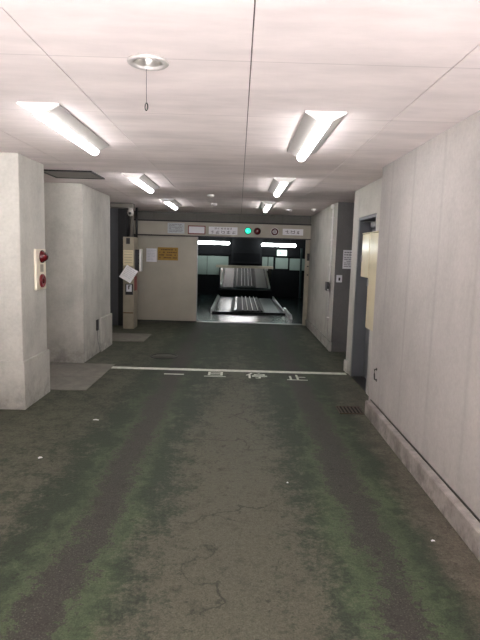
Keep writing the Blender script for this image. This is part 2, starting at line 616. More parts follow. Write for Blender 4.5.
# alcove beyond
struct('wall_right_alcove', MB().box(2.4, 2.6, 4.96, 8.2, 0, CEIL), 'wall_dark')
struct('wall_right_far', MB().box(1.50, 2.6, 8.20, 11.30, 0, CEIL), 'wall')
struct('wall_right_far_front', MB().box(1.50, 2.6, 8.17, 8.199, 0, CEIL), 'wall_dark')
bf = MB()
bf.box(1.465, 1.50, 8.145, 11.1, 0, 0.145, 0.004)
struct('baseboard_right_far', bf, 'wall')
struct('baseboard_right_alcove', MB().box(1.50, 2.4, 8.145, 8.17, 0, 0.145, 0.004), 'wall_dark')
struct('wall_right_behind_door', MB().box(1.66, 2.4, 4.90, 4.96, 0, CEIL).box(1.78, 1.84, 4.96, 6.8, 0, CEIL).box(1.66, 1.84, 6.74, 6.8, 0, CEIL), 'wall_dark')

# columns on the left
def column(name, x1, y0, y1, label, ped):
    o = MB().box(-2.7, x1, y0, y1, 0, CEIL, 0.006).build(name, 'wall')
    o['kind'] = 'structure'
    o['label'] = label
    o['category'] = 'column'
    ped.build('pedestal', 'wall', o)
    return o

column('column', -1.955, 4.745, 5.36, 'near grey concrete column carrying the red fire alarm panel',
       MB().box(-2.69, -1.937, 4.727, 5.378, 0, 0.455, 0.004))
column('column', -2.0, 6.80, 8.24, 'wide grey concrete column standing behind the paler floor slabs',
       MB().box(-2.1, -1.975, 7.62, 8.258, 0, 0.50, 0.004))

# back: beam, header and gate
struct('beam_back', MB().box(-2.7, 2.4, 11.20, 11.45, 2.12, CEIL + 0.2), 'beam')
struct('wall_back', MB().box(-2.9, -2.30, 11.20, 11.45, 0, 2.12).box(1.62, 2.6, 11.20, 11.45, 0, 2.12), 'wall_dark')

# ------------------------------------------------------------------ car lift hall behind the gate
HY = 18.6
struct('floor_machine_hall', MB().box(-2.6, 3.2, 11.30, HY + 0.2, -0.12, 0.0), 'hallfloor')
struct('wall_machine_hall_back', MB().box(-2.6, 3.2, HY, HY + 0.2, 0, 2.7), 'hallwall')
struct('wall_machine_hall_left', MB().box(-2.8, -2.6, 11.45, HY + 0.2, 0, 2.7), 'hallwall')
struct('wall_machine_hall_right', MB().box(3.2, 3.4, 11.45, HY + 0.2, 0, 2.7), 'hallwall')
struct('wall_machine_hall_front', MB().box(2.6, 3.4, 11.30, 11.45, 0, 2.7).box(-2.8, 3.4, 11.45, 11.5, 2.12, 2.7), 'hallwall')
struct('ceiling_machine_hall', MB().box(-2.8, 3.4, 11.45, HY + 0.2, 2.7, 2.8), 'hallwall')
pn = MB()
for a, b, z0, z1 in ((-2.2, -1.115, 0.72, 1.37), (-1.10, -0.36, 0.72, 1.37), (0.83, 1.02, 0.95, 1.39), (1.05, 1.22, 0.95, 1.39), (1.30, 1.74, 0.99, 1.37), (1.80, 2.4, 0.95, 1.36)):
    pn.box(a, b, HY - 0.03, HY, z0, z1, 0.004)
struct('trim_hall_wall_panels', pn, 'hallpanel')
bmn = MB().box(-2.6, 3.2, HY - 0.10, HY, 1.42, 1.50, 0.004)
struct('trim_hall_beam', bmn, 'hallwall')

# header board
hd = thing('gate_header', 'long beige steel header board above the garage opening carrying signs and signal lamps', 'header board', (-0.37, 11.17, 1.83))
MB().box(-2.25, 1.498, 11.13, 11.20, 1.833, 2.11, 0.004).build('header_panel', 'header', hd)
MB().box(-2.27, 1.498, 11.10, 11.20, 2.11, 2.135).build('top_rail', 'dark', hd)
MB().box(-2.27, 1.498, 11.115, 11.13, 1.812, 1.834).build('bottom_rail', 'dark', hd)
MB().box(-2.285, -2.25, 11.10, 11.20, 1.812, 2.135).build('end_bracket', 'dark', hd)

# sliding gate
gt = thing('sliding_gate', 'plain beige sliding gate panel drawn halfway across the garage opening', 'gate', (-1.51, 11.22, 0))
MB().box(-2.14, -0.885, 11.20, 11.24, 0.02, 1.812, 0.003).build('panel', 'gate', gt)
MB().box(-0.885, -0.868, 11.195, 11.245, 0.02, 1.812, 0.002).build('edge_strip', 'steel', gt)
MB().box(-2.14, -0.88, 11.205, 11.235, 0.0, 0.02).build('bottom_seal', 'black', gt)
MB().box(-2.20, -2.14, 11.20, 11.30, 0.0, 1.812, 0.003).build('side_channel', 'dark', gt)

# right gate post
gp = thing('gate_post', 'narrow beige steel post at the side of the opening with push buttons', 'post', (1.47, 11.18, 0))
MB().box(1.405, 1.499, 11.14, 11.20, 0, 1.812, 0.004).build('post_body', 'frame', gp)
sb = MB().box(1.44, 1.49, 11.125, 11.14, 1.38, 1.53, 0.003).build('switch_plate', 'dark', gp)
for z in (1.26, 1.08):
    MB().lathe([(0.0, 0.014), (0.014, 0.012), (0.016, 0.0)], (1.465, 11.14, z), '-y', 16).build('button', 'dark', gp)
struct('trim_threshold', MB().box(-0.87, 1.40, 11.20, 11.29, 0.0, 0.012), 'steel')

# ------------------------------------------------------------------ corridor lamps
def make_lamp():
    t = thing('ceiling_lamp', '', 'ceiling lamp', (0, 0, CEIL), 'corridor ceiling lamps')
    prof = [(-0.117, 0), (0.117, 0), (0.117, -0.008), (0.036, -0.046), (-0.036, -0.046), (-0.117, -0.008)]
    MB().prism([(x, z + CEIL - 0.0005) for x, z in prof], 'y', -0.570, 0.585).build('lamp_body', 'lampbody', t)
    pl = [(-0.119, 0), (0.119, 0), (0.119, -0.010), (0.038, -0.055), (-0.038, -0.055), (-0.119, -0.010)]
    MB().prism([(x, z + CEIL - 0.0005) for x, z in pl], 'y', -0.588, -0.571).build('end_plate', 'white', t)  # lighter than the far plate: daylight on this end put into the colour
    MB().prism([(x, z + CEIL - 0.0005) for x, z in prof], 'y', 0.586, 0.590).build('end_plate', 'lampbody', t)
    n = 12
    arc = [(0.036 * math.cos(math.pi * i / n), CEIL - 0.0472 - 0.034 * math.sin(math.pi * i / n)) for i in range(n + 1)]
    MB().prism(arc, 'y', -0.568, 0.588).build('light_bar', 'lens', t)
    return t

lamp0 = make_lamp()
spots = [
    (0.475, 3.70, 'largest fully visible lit ceiling lamp in the right row'),
    (-1.163, 3.70, 'large lit ceiling lamp in the left row in front of the ceiling hatch'),
    (0.470, 6.36, 'middle lit ceiling lamp in the right row, short of the smoke detector'),
    (-1.160, 6.36, 'middle lit ceiling lamp in the left row just past the ceiling hatch'),
    (0.455, 8.98, 'smallest lit ceiling lamp in the right row before the garage header'),
    (-1.155, 8.98, 'smallest lit ceiling lamp in the left row before the garage header'),
    (0.475, 0.90, 'lit ceiling lamp above the viewpoint at the start of the right row'),
]
for i, (x, y, lab) in enumerate(spots):
    if i == 0:
        lamp0.location = (x, y, CEIL)
        lamp0['label'] = lab
    else:
        copy_thing(lamp0, (x, y, CEIL), lab)

# round recessed emergency light with pull cord
em = thing('emergency_light', 'round chrome recessed ceiling light with a short pull cord', 'ceiling light', (EMX, EMY, CEIL))
MB().lathe([(0.064, 0.0), (0.0895, 0.0), (0.0905, -0.005), (0.084, -0.011), (0.070, -0.012), (0.062, -0.006), (0.0618, 0.004)], (EMX, EMY, CEIL - 0.0005), 'z', 40).build('trim_ring', 'lampbody', em)
MB().lathe([(0.0615, -0.002), (0.060, 0.02), (0.050, 0.045), (0.030, 0.062), (0.0, 0.066)], (EMX, EMY, CEIL), 'z', 40).build('reflector', 'chrome', em)
MB().lathe([(0.0, 0.016), (0.010, 0.020), (0.014, 0.034), (0.010, 0.062)], (EMX, EMY, CEIL), 'z', 20).build('bulb', 'white', em)
cd = MB().tube([(EMX - 0.018, EMY + 0.062, CEIL - 0.010), (EMX - 0.018, EMY + 0.063, CEIL - 0.075), (EMX - 0.017, EMY + 0.062, CEIL - 0.156)], 0.0011, 6).build('pull_cord', 'dark', em)
ring = []
for i in range(17):
    a = 2 * math.pi * i / 16
    ring.append((EMX - 0.017 + 0.006 * math.sin(a), EMY + 0.062, CEIL - 0.173 + 0.016 * math.cos(a)))
MB().tube(ring, 0.0028, 8).build('pull_ring', 'dark', cd)

# ceiling hatch
ht = thing('ceiling_hatch', 'grey square access hatch with dark frame in the ceiling between the columns', 'hatch', (-1.85, 5.97, CEIL))
fr = MB()
hx0, hx1, hy0, hy1 = -2.14, -1.575, 5.69, 6.25
fr.box(hx0, hx1, hy0, hy0 + 0.025, CEIL - 0.014, CEIL)
fr.box(hx0, hx1, hy1 - 0.02, hy1, CEIL - 0.014, CEIL)
fr.box(hx0, hx0 + 0.02, hy0 + 0.025, hy1 - 0.02, CEIL - 0.014, CEIL)
fr.box(hx1 - 0.02, hx1, hy0 + 0.025, hy1 - 0.02, CEIL - 0.014, CEIL)
fr.build('hatch_frame', 'dark', ht)
MB().box(hx0 + 0.022, hx1 - 0.022, hy0 + 0.027, hy1 - 0.022, CEIL - 0.009, CEIL - 0.001).build('hatch_cover', 'hatch', ht)

# detectors
def detector(name, x, y, label, r=0.05):
    t = thing(name, label, 'detector', (x, y, CEIL), 'ceiling detectors')
    MB().lathe([(0.0, 0.0), (r, 0.0), (r, -0.012), (r * 0.9, -0.016), (0.0, -0.016)], (x, y, CEIL), 'z', 24).build('detector_base', 'white', t)
    MB().lathe([(r * 0.8, -0.016), (r * 0.75, -0.030), (r * 0.4, -0.040), (0.0, -0.041)], (x, y, CEIL), 'z', 24).build('sensor_head', 'lampbody', t)
    return t

detector('smoke_detector', -0.423, 7.70, 'small round white detector on the ceiling near the middle joint')
detector('smoke_detector', -0.44, 9.05, 'farther round detector on the ceiling near the middle joint')
detector('smoke_detector', 1.317, 9.52, 'small detector on the ceiling beside the far right wall')
detector('smoke_detector', 0.90, 9.75, 'small detector on the ceiling joint in front of the header')

# ------------------------------------------------------------------ red alarm panel on the near column
ax = -1.955
al = thing('fire_alarm_panel', 'cream fire alarm panel with red lamp and red push button on the near column', 'alarm panel', (ax, 5.17, 1.285))
MB().box(ax, ax + 0.025, 5.045, 5.30, 1.088, 1.484, 0.006, 2).build('panel_plate', 'ivory', al)
MB().lathe([(0.062, 0.0), (0.062, 0.012), (0.052, 0.02)], (ax + 0.025, 5.185, 1.41), 'x', 32).build('lamp_collar', 'red_dark', al)
MB().lathe([(0.050, 0.018), (0.044, 0.036), (0.030, 0.054), (0.014, 0.062), (0.0, 0.063)], (ax + 0.025, 5.185, 1.41), 'x', 32).build('alarm_lamp', 'red_dark', al)
MB().lathe([(0.066, 0.0), (0.066, 0.014), (0.054, 0.022), (0.044, 0.018), (0.040, 0.014), (0.0, 0.014)], (ax + 0.025, 5.18, 1.175), 'x', 32).build('push_button_housing', 'red', al)
MB().lathe([(0.026, 0.014), (0.026, 0.020), (0.018, 0.024), (0.0, 0.024)], (ax + 0.025, 5.18, 1.175), 'x', 24).build('push_button', 'red_dark', al)
MB().box(ax + 0.025, ax + 0.027, 5.145, 5.225, 1.262, 1.335).build('name_plate', 'frame', al)

# ------------------------------------------------------------------ right side: door, cabinets, hook
dr = thing('door_1', 'blue grey steel door set back in the wall behind the cream cabinets', 'door', (1.6, 6.08, 0))
dr['kind'] = 'structure'
fm = MB()
fm.box(1.452, 1.66, 6.44, 6.497, 0.0, 1.962, 0.003)
fm.box(1.452, 1.66, 5.663, 5.70, 0.0, 1.962, 0.003)
fm.box(1.452, 1.66, 5.70, 6.44, 1.925, 1.962, 0.003)
fm.build('door_frame', 'doorgrey', dr)
MB().box(1.60, 1.645, 5.703, 6.437, 0.012, 1.922, 0.003).build('door_leaf', 'doorgrey', dr)
MB().box(1.46, 1.66, 5.70, 6.44, 0.0, 0.011).build('sill_plate', 'dark', dr)
cl = MB()
cl.box(1.545, 1.60, 6.08, 6.30, 1.845, 1.905, 0.006)
cl.build('door_closer', 'steel', dr)
arm = MB().tube([(1.57, 6.26, 1.912), (1.49, 6.34, 1.914), (1.50, 6.42, 1.914)], 0.008, 8).build('closer_arm', 'steel', dr)

def cabinet(name, label, y0, y1, z0, z1, handle_z):
    x0, x1 = 1.312, 1.45
    t = thing(name, label, 'cabinet', (x1, (y0 + y1) / 2, z0))
    MB().box(x0 + 0.02, x1 - 0.0005, y0, y1, z0, z1, 0.004).build('cabinet_body', 'cream', t)
    dd = MB().box(x0, x0 + 0.019, y0 + 0.004, y1 - 0.004, z0 + 0.004, z1 - 0.004, 0.003).build('cabinet_door', 'cream', t)
    MB().box(x0 - 0.012, x0, y1 - 0.035, y1 - 0.02, handle_z - 0.035, handle_z + 0.035, 0.003).build('latch', 'steel', dd)
    MB().box(x0 - 0.004, x1 - 0.0005, y0 - 0.004, y1 + 0.004, z1 + 0.0005, z1 + 0.012, 0.002).build('rain_hood', 'cream', t)
    return t

cabinet('electrical_cabinet', 'tall cream electrical cabinet hung on the wall short of the door', 4.985, 5.318, 0.78, 1.735, 1.24)
cabinet('electrical_cabinet', 'short cream electrical cabinet beside the taller one at the door opening', 5.335, 5.645, 1.283, 1.735, 1.48)
cdt = thing('cable_trunking', 'short grey cable trunking running down below the tall cream cabinet', 'trunking', (1.45, 5.10, 0.60))
MB().box(1.385, 1.4495, 5.0, 5.17, 0.63, 0.765, 0.004).build('junction_box', 'wall', cdt)
MB().tube([(1.42, 5.09, 0.63), (1.42, 5.09, 0.002)], 0.014, 10).build('conduit', 'steel', cdt)

hk = MB()
hk.tube([(1.297, 4.735, 0.475), (1.279, 4.735, 0.47), (1.277, 4.725, 0.43), (1.279, 4.72, 0.385), (1.297, 4.72, 0.375)], 0.006, 8)
hk.lathe([(0.0, 0.003), (0.014, 0.003), (0.014, 0.0)], (1.2995, 4.735, 0.475), '-x', 12)
hk.lathe([(0.0, 0.003), (0.014, 0.003), (0.014, 0.0)], (1.2995, 4.72, 0.375), '-x', 12)
tag(hk.build('wall_hook', 'dark', None, (1.3, 4.727, 0.425)), 'small dark metal loop handle low on the near right wall', 'hook')

# conduit on the far right wall corner
px_, py_ = 1.485, 8.50
pp = thing('conduit_pipe', 'white vertical conduit pipe with elbow on the far right wall corner', 'pipe', (px_, py_, 1.0))
MB().tube([(px_, py_, 1.07), (px_, py_, 2.2), (px_, py_, 2.255), (px_ + 0.002, py_ - 0.008, 2.275), (px_ + 0.002, py_ - 0.02, 2.285)], 0.0135, 12).build('pipe', 'white', pp)
MB().tube([(px_, py_, 0.147), (px_, py_, 0.93)], 0.009, 12).build('lower_pipe', 'lampbody', pp)
MB().lathe([(0.0, -0.034), (0.024, -0.03), (0.034, -0.008), (0.034, 0.008), (0.024, 0.03), (0.0, 0.034)], (px_ - 0.018, py_ - 0.025, 2.272), 'z', 20).build('elbow', 'white', pp)
for z in (0.5, 1.35, 1.75, 2.1):
    MB().box(px_ - 0.018, 1.4995, py_ - 0.03, py_ + 0.03, z - 0.008, z + 0.008, 0.002).build('clip', 'white', pp)
ib = thing('intercom_box', 'small black switch box on the white conduit of the far right wall', 'switch box', (1.47, 8.53, 1.0))
MB().box(1.430, 1.470, 8.44, 8.62, 0.935, 1.075, 0.006, 2).build('box_body', 'black', ib)
MB().lathe([(0.0, 0.010), (0.012, 0.009), (0.014, 0.0)], (1.45, 8.44, 0.955), '-y', 14).build('lit_button', 'white', ib)

# notice and switch on the alcove wall
nt = thing('wall_notice', 'white printed notice taped to the dull grey alcove wall', 'notice', (1.70, 8.169, 1.45))
MB().box(1.612, 1.80, 8.166, 8.1695, 1.305, 1.592).build('sheet', 'paper', nt)
q = text_lines_y(8.1658, 1.63, 1.78, 1.50, 1.575, 2, 0.016, 3)
q.build('heading_print', 'ink', nt)
text_lines_y(8.1658, 1.63, 1.78, 1.325, 1.49, 6, 0.010, 4).build('body_print', 'ink', nt)
sw = thing('wall_switch', 'small white switch plate below the notice on the alcove wall', 'switch', (1.57, 8.169, 1.15))
MB().box(1.525, 1.613, 8.158, 8.1695, 1.092, 1.205, 0.004).build('plate', 'paper', sw)
MB().box(1.557, 1.585, 8.154, 8.158, 1.118, 1.165, 0.002).build('rocker', 'ink_dark', sw)

# ------------------------------------------------------------------ control post on the left, its papers and fittings
cp = thing('control_post', 'tall beige steel control post with stained base standing before the gate', 'control post', (-2.07, 10.12, 0))
MB().box(-2.175, -1.972, 9.95, 10.33, 0.0, 1.742, 0.006, 2).build('post_body', 'post', cp)
MB().box(-2.115, -2.045, 9.944, 9.95, 1.61, 1.72, 0.002).build('key_switch', 'black', cp)
MB().box(-2.171, -1.976, 9.947, 9.95, 0.30, 0.318).build('rust_band', 'ink_brown', cp)
MB().box(-2.168, -1.98, 9.944, 9.95, 1.205, 1.495, 0.002).build('instruction_plate', 'paper_cream', cp)
lnp = MB()
for k in range(5):
    z = 1.46 - k * 0.05
    lnp.box(-2.150, -2.0, 9.943, 9.944, z - 0.005, z + 0.005)
lnp.build('instruction_print', 'frame', cp)
kb = MB().box(-2.128, -1.985, 9.935, 9.95, 0.655, 0.862, 0.003).build('card_reader', 'black', cp)
kf = MB().box(-2.108, -2.008, 9.931, 9.935, 0.715, 0.848).build('reader_label', 'paper', cp)
MB().box(-2.072, -2.052, 9.930, 9.931, 0.76, 0.835).box(-2.072, -2.030, 9.930, 9.931, 0.815, 0.835).build('reader_mark', 'ink_dark', kf)
MB().box(-1.972, -1.962, 10.0, 10.20, 0.73, 1.0, 0.003).build('red_label', 'red_frame', cp)

# tilted loose sheet pinned on the post
sh = thing('tilted_sheet', 'bright white paper sheet hanging tilted on the control post', 'paper', (-2.04, 9.85, 1.05))
b = bmesh.new()
w_, h_ = 0.118, 0.145
n = 6
gv = [[b.verts.new((-w_ + 2 * w_ * i / n, 0.010 * math.sin(i / n * 3.1) * (j / n), -h_ + 2 * h_ * j / n)) for i in range(n + 1)] for j in range(n + 1)]
for j in range(n):
    for i in range(n):
        b.faces.new((gv[j][i], gv[j][i + 1], gv[j + 1][i + 1], gv[j + 1][i]))
bmesh.ops.solidify(b, geom=b.faces[:], thickness=0.0012)
tilt = Matrix.Translation((-2.040, 9.81, 1.055)) @ Matrix.Rotation(math.radians(18), 4, 'Z') @ Matrix.Rotation(math.radians(-24), 4, 'X') @ Matrix.Rotation(math.radians(33), 4, 'Y')
m1 = MB()
m1.add(b, tilt)
m1.build('sheet', 'paper_w', sh)
b2 = bmesh.new()
rnd = random.Random(5)
for r in range(6):
    z = 0.10 - r * 0.035
    x = -0.09
    while x < 0.07:
        wd = rnd.uniform(0.02, 0.06)
        vs = [b2.verts.new((xx, -0.003, zz)) for xx, zz in ((x, z), (x + wd, z), (x + wd, z + 0.006), (x, z + 0.006))]
        b2.faces.new(vs)
        x += wd + 0.012
m2 = MB()
m2.add(b2, tilt)
m2.build('print', 'bluepaper', sh)
MB().box(-2.06, -2.035, 9.835, 9.943, 1.075, 1.090, 0.002).build('clip', 'steel', sh)

# small key box with open white cover beside the post
kx = thing('key_box', 'small dark box with white cover fixed to the side of the control post', 'box', (-1.97, 10.15, 1.3))
MB().box(-1.9715, -1.885, 10.05, 10.20, 1.10, 1.51, 0.004).build('box_body', 'black', kx)
MB().box(-1.884, -1.855, 10.03, 10.21, 1.10, 1.52, 0.003).build('cover', 'white', kx)

# notices on the gate
gn = thing('gate_notice', 'white notice sheet on the sliding gate beside the ochre sign', 'notice', (-1.845, 11.198, 1.40))
MB().box(-1.955, -1.735, 11.197, 11.1995, 1.262, 1.545).build('sheet', 'paper', gn)
text_lines_y(11.1968, -1.93, -1.76, 1.29, 1.52, 7, 0.010, 6).build('print', 'bluepaper', gn)
ys = thing('ochre_sign', 'wide ochre yellow sign with brown print on the sliding gate', 'sign', (-1.50, 11.198, 1.44))
MB().box(-1.712, -1.285, 11.192, 11.1995, 1.305, 1.575, 0.002).build('sign_plate', 'yellow', ys)
text_lines_y(11.1918, -1.68, -1.31, 1.33, 1.555, 4, 0.022, 8, 0.8).build('print', 'ink_brown', ys)

# signs on the header
HYF = 11.13
def sign_y(name, label, x0, x1, z0, z1, mat, cat='sign'):
    t = thing(name, label, cat, ((x0 + x1) / 2, HYF, (z0 + z1) / 2))
    MB().box(x0, x1, HYF - 0.008, HYF - 0.0005, z0, z1, 0.002).build('sign_plate', mat, t)
    return t

s1 = sign_y('header_notice', 'pale bluish notice with fine print at the gate end of the header', -1.50, -1.15, 1.87, 2.085, 'bluepaper')
text_lines_y(HYF - 0.0082, -1.47, -1.18, 1.89, 2.07, 6, 0.010, 11).build('print', 'ink', s1)
s2 = sign_y('red_framed_sign', 'white rectangular sign with dark red frame on the header', -1.06, -0.725, 1.875, 2.035, 'paper')
q = MB()
q.box(-1.075, -0.71, HYF - 0.013, HYF - 0.0082, 1.865, 1.885)
q.box(-1.075, -0.71, HYF - 0.013, HYF - 0.0082, 2.022, 2.042)
q.box(-1.075, -1.055, HYF - 0.013, HYF - 0.0082, 1.885, 2.022)
q.box(-0.73, -0.71, HYF - 0.013, HYF - 0.0082, 1.885, 2.022)
q.build('red_frame', 'red_frame', s2)
s3 = sign_y('lettered_sign', 'wide white sign with dark characters beside the green signal lamp', -0.64, -0.04, 1.872, 2.03, 'paper')
rnd = random.Random(21)
q = MB()
put = lambda a, b_, c, d_: q.box(a, b_, HYF - 0.0092, HYF - 0.008, c, d_)
for i in range(5):
    x = -0.605 + i * 0.113
    glyph_bars(q, put, x, x + 0.075, 1.885, 1.955, 0.008, rnd)
for i in range(6):
    x = -0.52 + i * 0.065
    glyph_bars(q, put, x, x + 0.042, 1.978, 2.016, 0.005, rnd)
q.build('characters', 'ink_dark', s3)
s4 = sign_y('small_lettered_sign', 'smaller white sign with three dark characters at the post end of the header', 0.905, 1.335, 1.90, 2.03, 'paper')
q = MB()
for i in range(3):
    x = 0.96 + i * 0.115
    glyph_bars(q, put, x, x + 0.085, 1.925, 2.0, 0.009, rnd)
q.build('characters', 'ink_dark', s4)

def signal(name, label, x, z, lens):
    t = thing(name, label, 'signal lamp', (x, HYF, z), 'header signal lamps')
    MB().lathe([(0.075, 0.0), (0.075, 0.02), (0.066, 0.026), (0.062, 0.02)], (x, HYF - 0.0005, z), '-y', 32).build('bezel', 'dark', t)
    MB().lathe([(0.064, 0.012), (0.058, 0.026), (0.035, 0.038), (0.0, 0.042)], (x, HYF, z), '-y', 32).build('lens', lens, t)
    return t

signal('signal_lamp', 'lit green round signal lamp on the header board', 0.18, 1.964, 'green_on')
sr = signal('signal_lamp', 'unlit dark red round signal lamp beside the green one', 0.375, 1.962, 'red_dark')
rs = thing('round_sign', 'round white sign with red ring on the header board', 'sign', (0.74, HYF, 1.96))
MB().lathe([(0.0, 0.006), (0.083, 0.006), (0.083, 0.0)], (0.74, HYF - 0.0005, 1.96), '-y', 36).build('sign_plate', 'paper', rs)
MB().lathe([(0.046, 0.0065), (0.046, 0.0085), (0.074, 0.0085), (0.074, 0.0065)], (0.74, HYF - 0.0005, 1.96), '-y', 36).build('red_ring', 'red_dark', rs)
q = MB()
for a, b_, c, d_ in ((0.712, 0.768, 1.982, 1.990), (0.712, 0.768, 1.930, 1.938), (0.712, 0.720, 1.93, 1.99), (0.760, 0.768, 1.93, 1.99), (0.725, 0.755, 1.956, 1.964), (0.736, 0.744, 1.938, 1.982)):
    q.box(a, b_, HYF - 0.0095, HYF - 0.0066, c, d_)
q.build('symbol', 'red_dark', rs)

# box duct, camera and pipes above the post
bd = thing('box_duct', 'grey rectangular duct under the ceiling behind the wide column', 'duct', (-2.2, 9.45, 2.25))
MB().box(-2.70, -1.885, 9.40, 9.62, 2.235, 2.302, 0.003).build('duct_body', 'duct', bd)
MB().box(-2.70, -1.885, 9.405, 9.61, 2.302, 2.3148).build('duct_gasket', 'black', bd)
cc = thing('security_camera', 'small white dome security camera under the grey duct', 'camera', (-1.93, 9.47, 2.235))
MB().lathe([(0.0, 0.0), (0.045, 0.0), (0.045, -0.03), (0.0, -0.03)], (-1.935, 9.47, 2.2345), 'z', 20).build('mount', 'lampbody', cc)
MB().lathe([(0.0, 0.05), (0.05, 0.045), (0.055, 0.0), (0.05, -0.03), (0.035, -0.055), (0.0, -0.065)], (-1.935, 9.46, 2.155), 'z', 20).build('camera_body', 'lampbody', cc)
MB().lathe([(0.0, 0.012), (0.022, 0.010), (0.026, 0.0)], (-1.935, 9.412, 2.14), '-y', 16).build('camera_lens', 'black', cc)
vp = thing('conduit_bundle', 'grey and black vertical pipes rising from the control post to the duct', 'pipes', (-2.08, 10.2, 1.745))
MB().tube([(-2.06, 10.22, 1.743), (-2.06, 10.22, 2.31)], 0.035, 12).build('grey_pipe', 'duct', vp)
MB().tube([(-2.15, 10.25, 1.743), (-2.15, 10.25, 2.31)], 0.03, 12).build('black_pipe', 'black', vp)
MB().tube([(-1.985, 10.28, 1.743), (-1.985, 10.28, 2.31)], 0.022, 12).build('black_pipe', 'black', vp)
sf = thing('side_gap_fill', 'black upright filling the dark gap left of the control post', 'frame', (-2.3, 10.4, 0))
MB().box(-2.36, -2.20, 10.36, 10.50, 0, 2.312, 0.004).build('upright', 'black', sf)  # black box standing in for the dark gap beside the post
MB().box(-2.68, -2.36, 10.42, 10.48, 0, 2.312).build('infill_sheet', 'doorgrey', sf)

# ------------------------------------------------------------------ car lift: pallet, rails, mirror, lamps
PX0, PX1, PY0, PY1 = -0.63, 1.20, 12.95, 17.3
pt = thing('parking_pallet', 'ribbed galvanised car pallet lying on the machine hall floor', 'pallet', (0.28, 15.5, 0))
MB().box(PX0, PX1, PY0 + 0.02, PY1, 0.0, 0.022).build('base_plate', 'pallet_dark', pt)
MB().box(-0.56, -0.17, PY0, PY1, 0.022, 0.034, 0.003).build('wheel_track', 'pallet', pt)
MB().box(0.70, 1.08, PY0, PY1, 0.022, 0.034, 0.003).build('wheel_track', 'pallet_teal', pt)
MB().box(-0.10, 0.66, PY0 + 0.3, PY1, 0.022, 0.05, 0.004).build('centre_deck', 'pallet_dark', pt)
for k, (x, mt) in enumerate(((-0.04, 'pallet'), (0.14, 'pallet_dark'), (0.26, 'pallet_dark'), (0.39, 'pallet_dark'), (0.52, 'pallet_dark'), (0.61, 'pallet_dark'))):
    w = 0.045 if k == 0 else 0.022
    rb = MB().prism([(x - w, 0.05), (x + w, 0.05), (x + w * 0.6, 0.088), (x - w * 0.6, 0.088)], 'y', PY0 + 0.12, PY1 - 0.05).build('rib', mt, pt)
    if 0 < k < 5:
        MB().box(x - 0.009, x + 0.009, PY0 + 0.10, PY1 - 0.05, 0.088, 0.094).build('top_strip', 'rail', rb)  # bright strip along the rib top
for x0, x1 in ((PX0 - 0.03, PX0 + 0.035), (PX1 - 0.05, PX1 + 0.01)):
    MB().prism([(x0, 0.0), (x1, 0.0), (x1, 0.06), ((x0 + x1) / 2, 0.11), (x0, 0.11)], 'y', PY0, PY1).build('side_rail', 'rail', pt)
MB().box(PX0, PX1, PY0 - 0.02, PY0 + 0.02, 0.0, 0.05, 0.003).build('front_lip', 'machine', pt)

gr = MB()
gr.prism([(1.215, 0.0), (1.295, 0.0), (1.275, 0.10), (1.225, 0.10)], 'y', 12.15, 13.9)
tag(gr.build('guide_rail', 'rail', None, (1.255, 12.15, 0)), 'zinc guide rail on the hall floor beside the pallet, painted pale for reflected light', 'rail')

mr = thing('tilted_mirror', 'wide tilted mirror on the back wall reflecting the pallet', 'mirror', (0.23, HY - 0.06, 0.23))
TL = math.radians(5.0)
def tilted(mb_args, name, mat):
    bb = MB()
    for a in mb_args:
        bb.box(*a)
    bmesh.ops.transform(bb.bm, matrix=Matrix.Translation((0, HY - 0.16, 0.23)) @ Matrix.Rotation(TL, 4, 'X'), verts=bb.bm.verts)
    return bb.build(name, mat, mr)
tilted([(-0.64, 1.16, -0.01, 0.0, 0.0, 0.76)], 'mirror_glass', 'mirror')
tilted([(-0.78, 1.21, -0.05, 0.03, 0.76, 0.845)], 'top_bar', 'frame')
tilted([(-0.67, 1.19, -0.02, 0.02, -0.03, 0.0), (-0.67, -0.64, -0.02, 0.02, 0.0, 0.76), (1.16, 1.19, -0.02, 0.02, 0.0, 0.76), (-0.64, 1.16, 0.0, 0.02, 0.0, 0.76)], 'mirror_frame', 'machine')
MB().box(0.1, 0.3, HY - 0.13, HY, 0.30, 0.36).build('bracket', 'machine', mr)

mc = thing('lift_machine', 'black lift machinery box hanging on the back wall between the lamps', 'machine', (0.28, HY - 0.2, 1.12))
MB().box(-0.25, 0.80, HY - 0.30, HY - 0.10, 1.14, 2.02, 0.01).build('machine_housing', 'machine', mc)
MB().box(-0.15, 0.70, HY - 0.28, HY - 0.12, 2.02, 2.695, 0.005).build('hanger', 'machine', mc)
MB().box(-0.18, 0.73, HY - 0.305, HY - 0.30, 1.20, 1.50, 0.002).build('cover_plate', 'hallwall', mc)

def hall_lamp(x0, x1, z, label):
    yl = HY - 0.75
    t = thing('hall_lamp', label, 'hanging lamp', ((x0 + x1) / 2, yl, z), 'machine hall lamps')
    MB().box(x0 + 0.02, x1 - 0.02, yl - 0.03, yl + 0.03, z + 0.031, z + 0.08, 0.004).build('lamp_body', 'dark', t)
    n = 6
    pts = [(x0 + 0.001, yl, z - 0.02)] + [(x0 + 0.05, yl, z - 0.02), (x1 - 0.05, yl, z - 0.02), (x1 - 0.001, yl, z - 0.02)]
    MB().lathe([(0.0, 0.0), (0.03, 0.008), (0.047, 0.03), (0.05, 0.06), (0.05, x1 - x0 - 0.06), (0.047, x1 - x0 - 0.03), (0.03, x1 - x0 - 0.008), (0.0, x1 - x0)], (x0, yl, z - 0.02), 'x', 16).build('lamp_tube', 'glens', t)
    for x in (x0 + 0.2, x1 - 0.2):
        MB().tube([(x, yl, z + 0.08), (x, yl, 2.699)], 0.008, 8).build('hanger_rod', 'machine', t)
    return t

